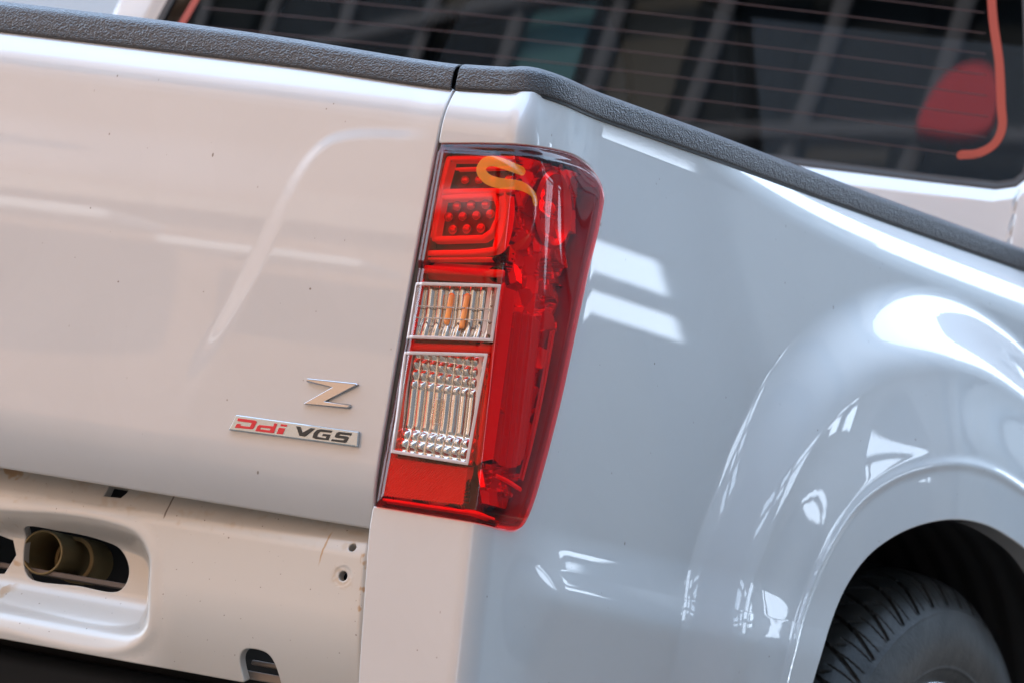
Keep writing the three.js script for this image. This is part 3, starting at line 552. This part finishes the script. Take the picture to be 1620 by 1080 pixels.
/* ------------------------------------------------------------------ cab */
const cabZ = (x, y) => -1.58 - 0.2 * Math.max(0, y - 1.2) - 0.035 * Math.pow((x - MID) / 0.75, 2);
const winHalf = [[-0.9, 1.2845], [-0.448, 1.2855], [-0.2954, 1.2865], [-0.193, 1.2885], [-0.166, 1.296], [-0.1525, 1.312], [-0.1517, 1.335], [-0.1803, 1.44], [-0.2111, 1.545], [-0.263, 1.71], [-0.298, 1.75], [-0.358, 1.762], [-0.9, 1.77]];
const winPts = [...winHalf, ...winHalf.slice(1, -1).reverse().map(([x, y]) => [2 * MID - x, y])], winD = poly(winPts);
const cab = group('cab', truck);
const sideGlass = phys({ color: C(0.12, 0.13, 0.135), roughness: 0, transmission: 1, thickness: 0, ior: 1.52 });
mesh('cab_back', surf((x, y) => { const d = -winD(x, y); const edge = Math.max(0, Math.abs(x - MID) - 0.8); return new V3(x, y, cabZ(x, y) + 0.01 * ss(0, 0.022, d) - 9 * edge * edge - 0.004 * Math.exp(-Math.pow((x + 0.1555 + (y - 1.26) * 0.1) / 0.0018, 2)) * ss(1.295, 1.285, y)); }, [-1.77, -0.03, 500], [0.5, 1.83, 330], (x, y) => Math.min(-winD(x, y), Math.max(y - 0.9, -0.4 - x), x + 1.755 + 0.22 * -Math.max(0, y - 1.2), -0.045 - 0.22 * Math.max(0, y - 1.2) - x, y - 0.51, 1.82 - y), { depth: 0.02, r: 0.003 }), paint, cab);
const pane = mesh('rear_window', surf((x, y) => new V3(x, y, cabZ(x, y) - 0.004), [-1.72, -0.1, 160], [1.26, 1.79, 60], (x, y) => winD(x, y) + 0.004, { depth: 0 }), glass, cab);
mesh('window_seal', surf((x, y) => new V3(x, y, cabZ(x, y) - 0.001 + 0.002 * Math.cos(clamp(winD(x, y) / 0.006, -1, 1))), [-1.72, -0.1, 640], [1.26, 1.79, 220], (x, y) => 0.0055 - Math.abs(winD(x, y) - 0.004), { depth: 0.004, r: 0.0005 }), sealAndGapBlack, cab);
{
  const heat = std(C(0.27, 0.02, 0.001), 0.5), wireM = std(C(0.03, 0.003, 0.002), 0.5);
  const strip = (name, pts, w, mat) => {
    const f = line(pts), us = pts.map((p) => p[0]), vs = pts.map((p) => p[1]), W = Math.max(w, 0.004);
    const U = [Math.min(...us) - W, Math.max(...us) + W], Y = [Math.min(...vs) - W, Math.max(...vs) + W], nu = clamp(Math.ceil((U[1] - U[0]) / 0.003), 20, 500);
    mesh(name, surf((x, y) => new V3(x, y, cabZ(x, y) - 0.0032), [...U, nu], [...Y, Math.max(28, Math.ceil((Y[1] - Y[0]) / 0.003))], (x, y) => w / 2 - f(x, y), { depth: 0.0004, r: 0.0001 }), mat, pane);
  };
  const right = smooth([[-0.3, 1.65], [-0.2658, 1.538], [-0.238, 1.4696], [-0.219, 1.4094], [-0.209, 1.375], [-0.214, 1.352], [-0.233, 1.336], [-0.258, 1.33]], 40);
  strip('defroster_bar', right, 0.0125, heat);
  strip('defroster_bar', right.map(([x, y]) => [2 * MID - x, y]), 0.0125, heat);
  for (let k = 0; k < 11; k++) { const y = 1.33 + k * 0.03, xr = -0.228 - Math.max(0, y - 1.37) * 0.3; strip('defroster_wire', [[2 * MID - xr, y], [-1.2, y + 0.002], [MID, y + 0.003], [-0.5, y + 0.002], [xr, y]], 0.0011, wireM); }
}
mesh('headliner', box(-1.6, -0.2, 1.76, 1.795, -3.45, -1.72, 0.01), std(C(0.12, 0.12, 0.12), 0.9), cab);
mesh('roof', box(-1.625, -0.175, 1.8, 1.85, -3.5, -1.69, 0.02), paint, cab);
for (const k of [1, -1]) { // cab sides with their window openings, leaning in above the waist
  const sx = (y) => -0.047 - 0.22 * softPlus(y - 1.22, 0.03), X = (x) => k > 0 ? x : 2 * MID - x;
  const w1 = poly(smooth([[2.05, 1.3], [2.5, 1.29], [2.52, 1.5], [2.5, 1.7], [2.2, 1.69], [2.08, 1.55]], 50, true)), w2 = poly(smooth([[2.62, 1.29], [3.5, 1.27], [3.42, 1.4], [3.1, 1.69], [2.64, 1.7]], 50, true));
  const Pz = (z, y, o = 0) => new V3(X(sx(y) + o), y, -z);
  mesh('cab_side', surf((z, y) => Pz(z, y), [1.62, 4.25, 260], [0.4, 1.84, 150], (z, y) => Math.min(z - 1.632 - 0.13 * Math.max(0, y - 1.2), 4.2 - z - Math.max(0, y - 1.2) * 1.1, y - 0.42, 1.825 - y, Math.max(z - 1.69, y - 0.9), -w1(z, y), -w2(z, y)), { depth: 0.02, r: 0.003, flip: k < 0 }), paint, cab);
  for (const w of [w1, w2]) mesh('side_window', surf((z, y) => Pz(z, y, -0.008), [1.95, 3.6, 160], [1.22, 1.75, 60], (z, y) => w(z, y) + 0.006, { depth: 0, flip: k < 0 }), sideGlass, cab);
}
mesh('windshield', surf((x, t) => new V3(x, 1.13 + 0.69 * t, -4.05 + 0.55 * t - 0.06 * (1 - Math.pow((x - MID) / 0.8, 2))), [2 * MID + 0.12, -0.12, 40], [0, 1, 20], null, { depth: 0 }), phys({ color: C(0.3, 0.32, 0.33), roughness: 0, transmission: 1, thickness: 0, ior: 1.52 }), cab);
mesh('dashboard', box(-1.7, -0.1, 0.5, 1.14, -4.1, -3.4, 0.05), blackPart, cab);
mesh('cab_floor', box(-1.7, -0.1, 0.45, 0.5, -4.1, -1.72, 0.01), blackPart, cab);
mesh('rear_seat', box(-1.6, -0.25, 0.6, 1.22, -1.95, -1.8, 0.05), std(C(0.03, 0.03, 0.034), 0.8), cab);
for (const x of [-0.5, -1.22]) mesh('front_seat', box(x - 0.25, x + 0.25, 0.6, 1.34, -2.65, -2.5, 0.06), std(C(0.03, 0.03, 0.034), 0.8), cab);
renderer.render(scene, camera);
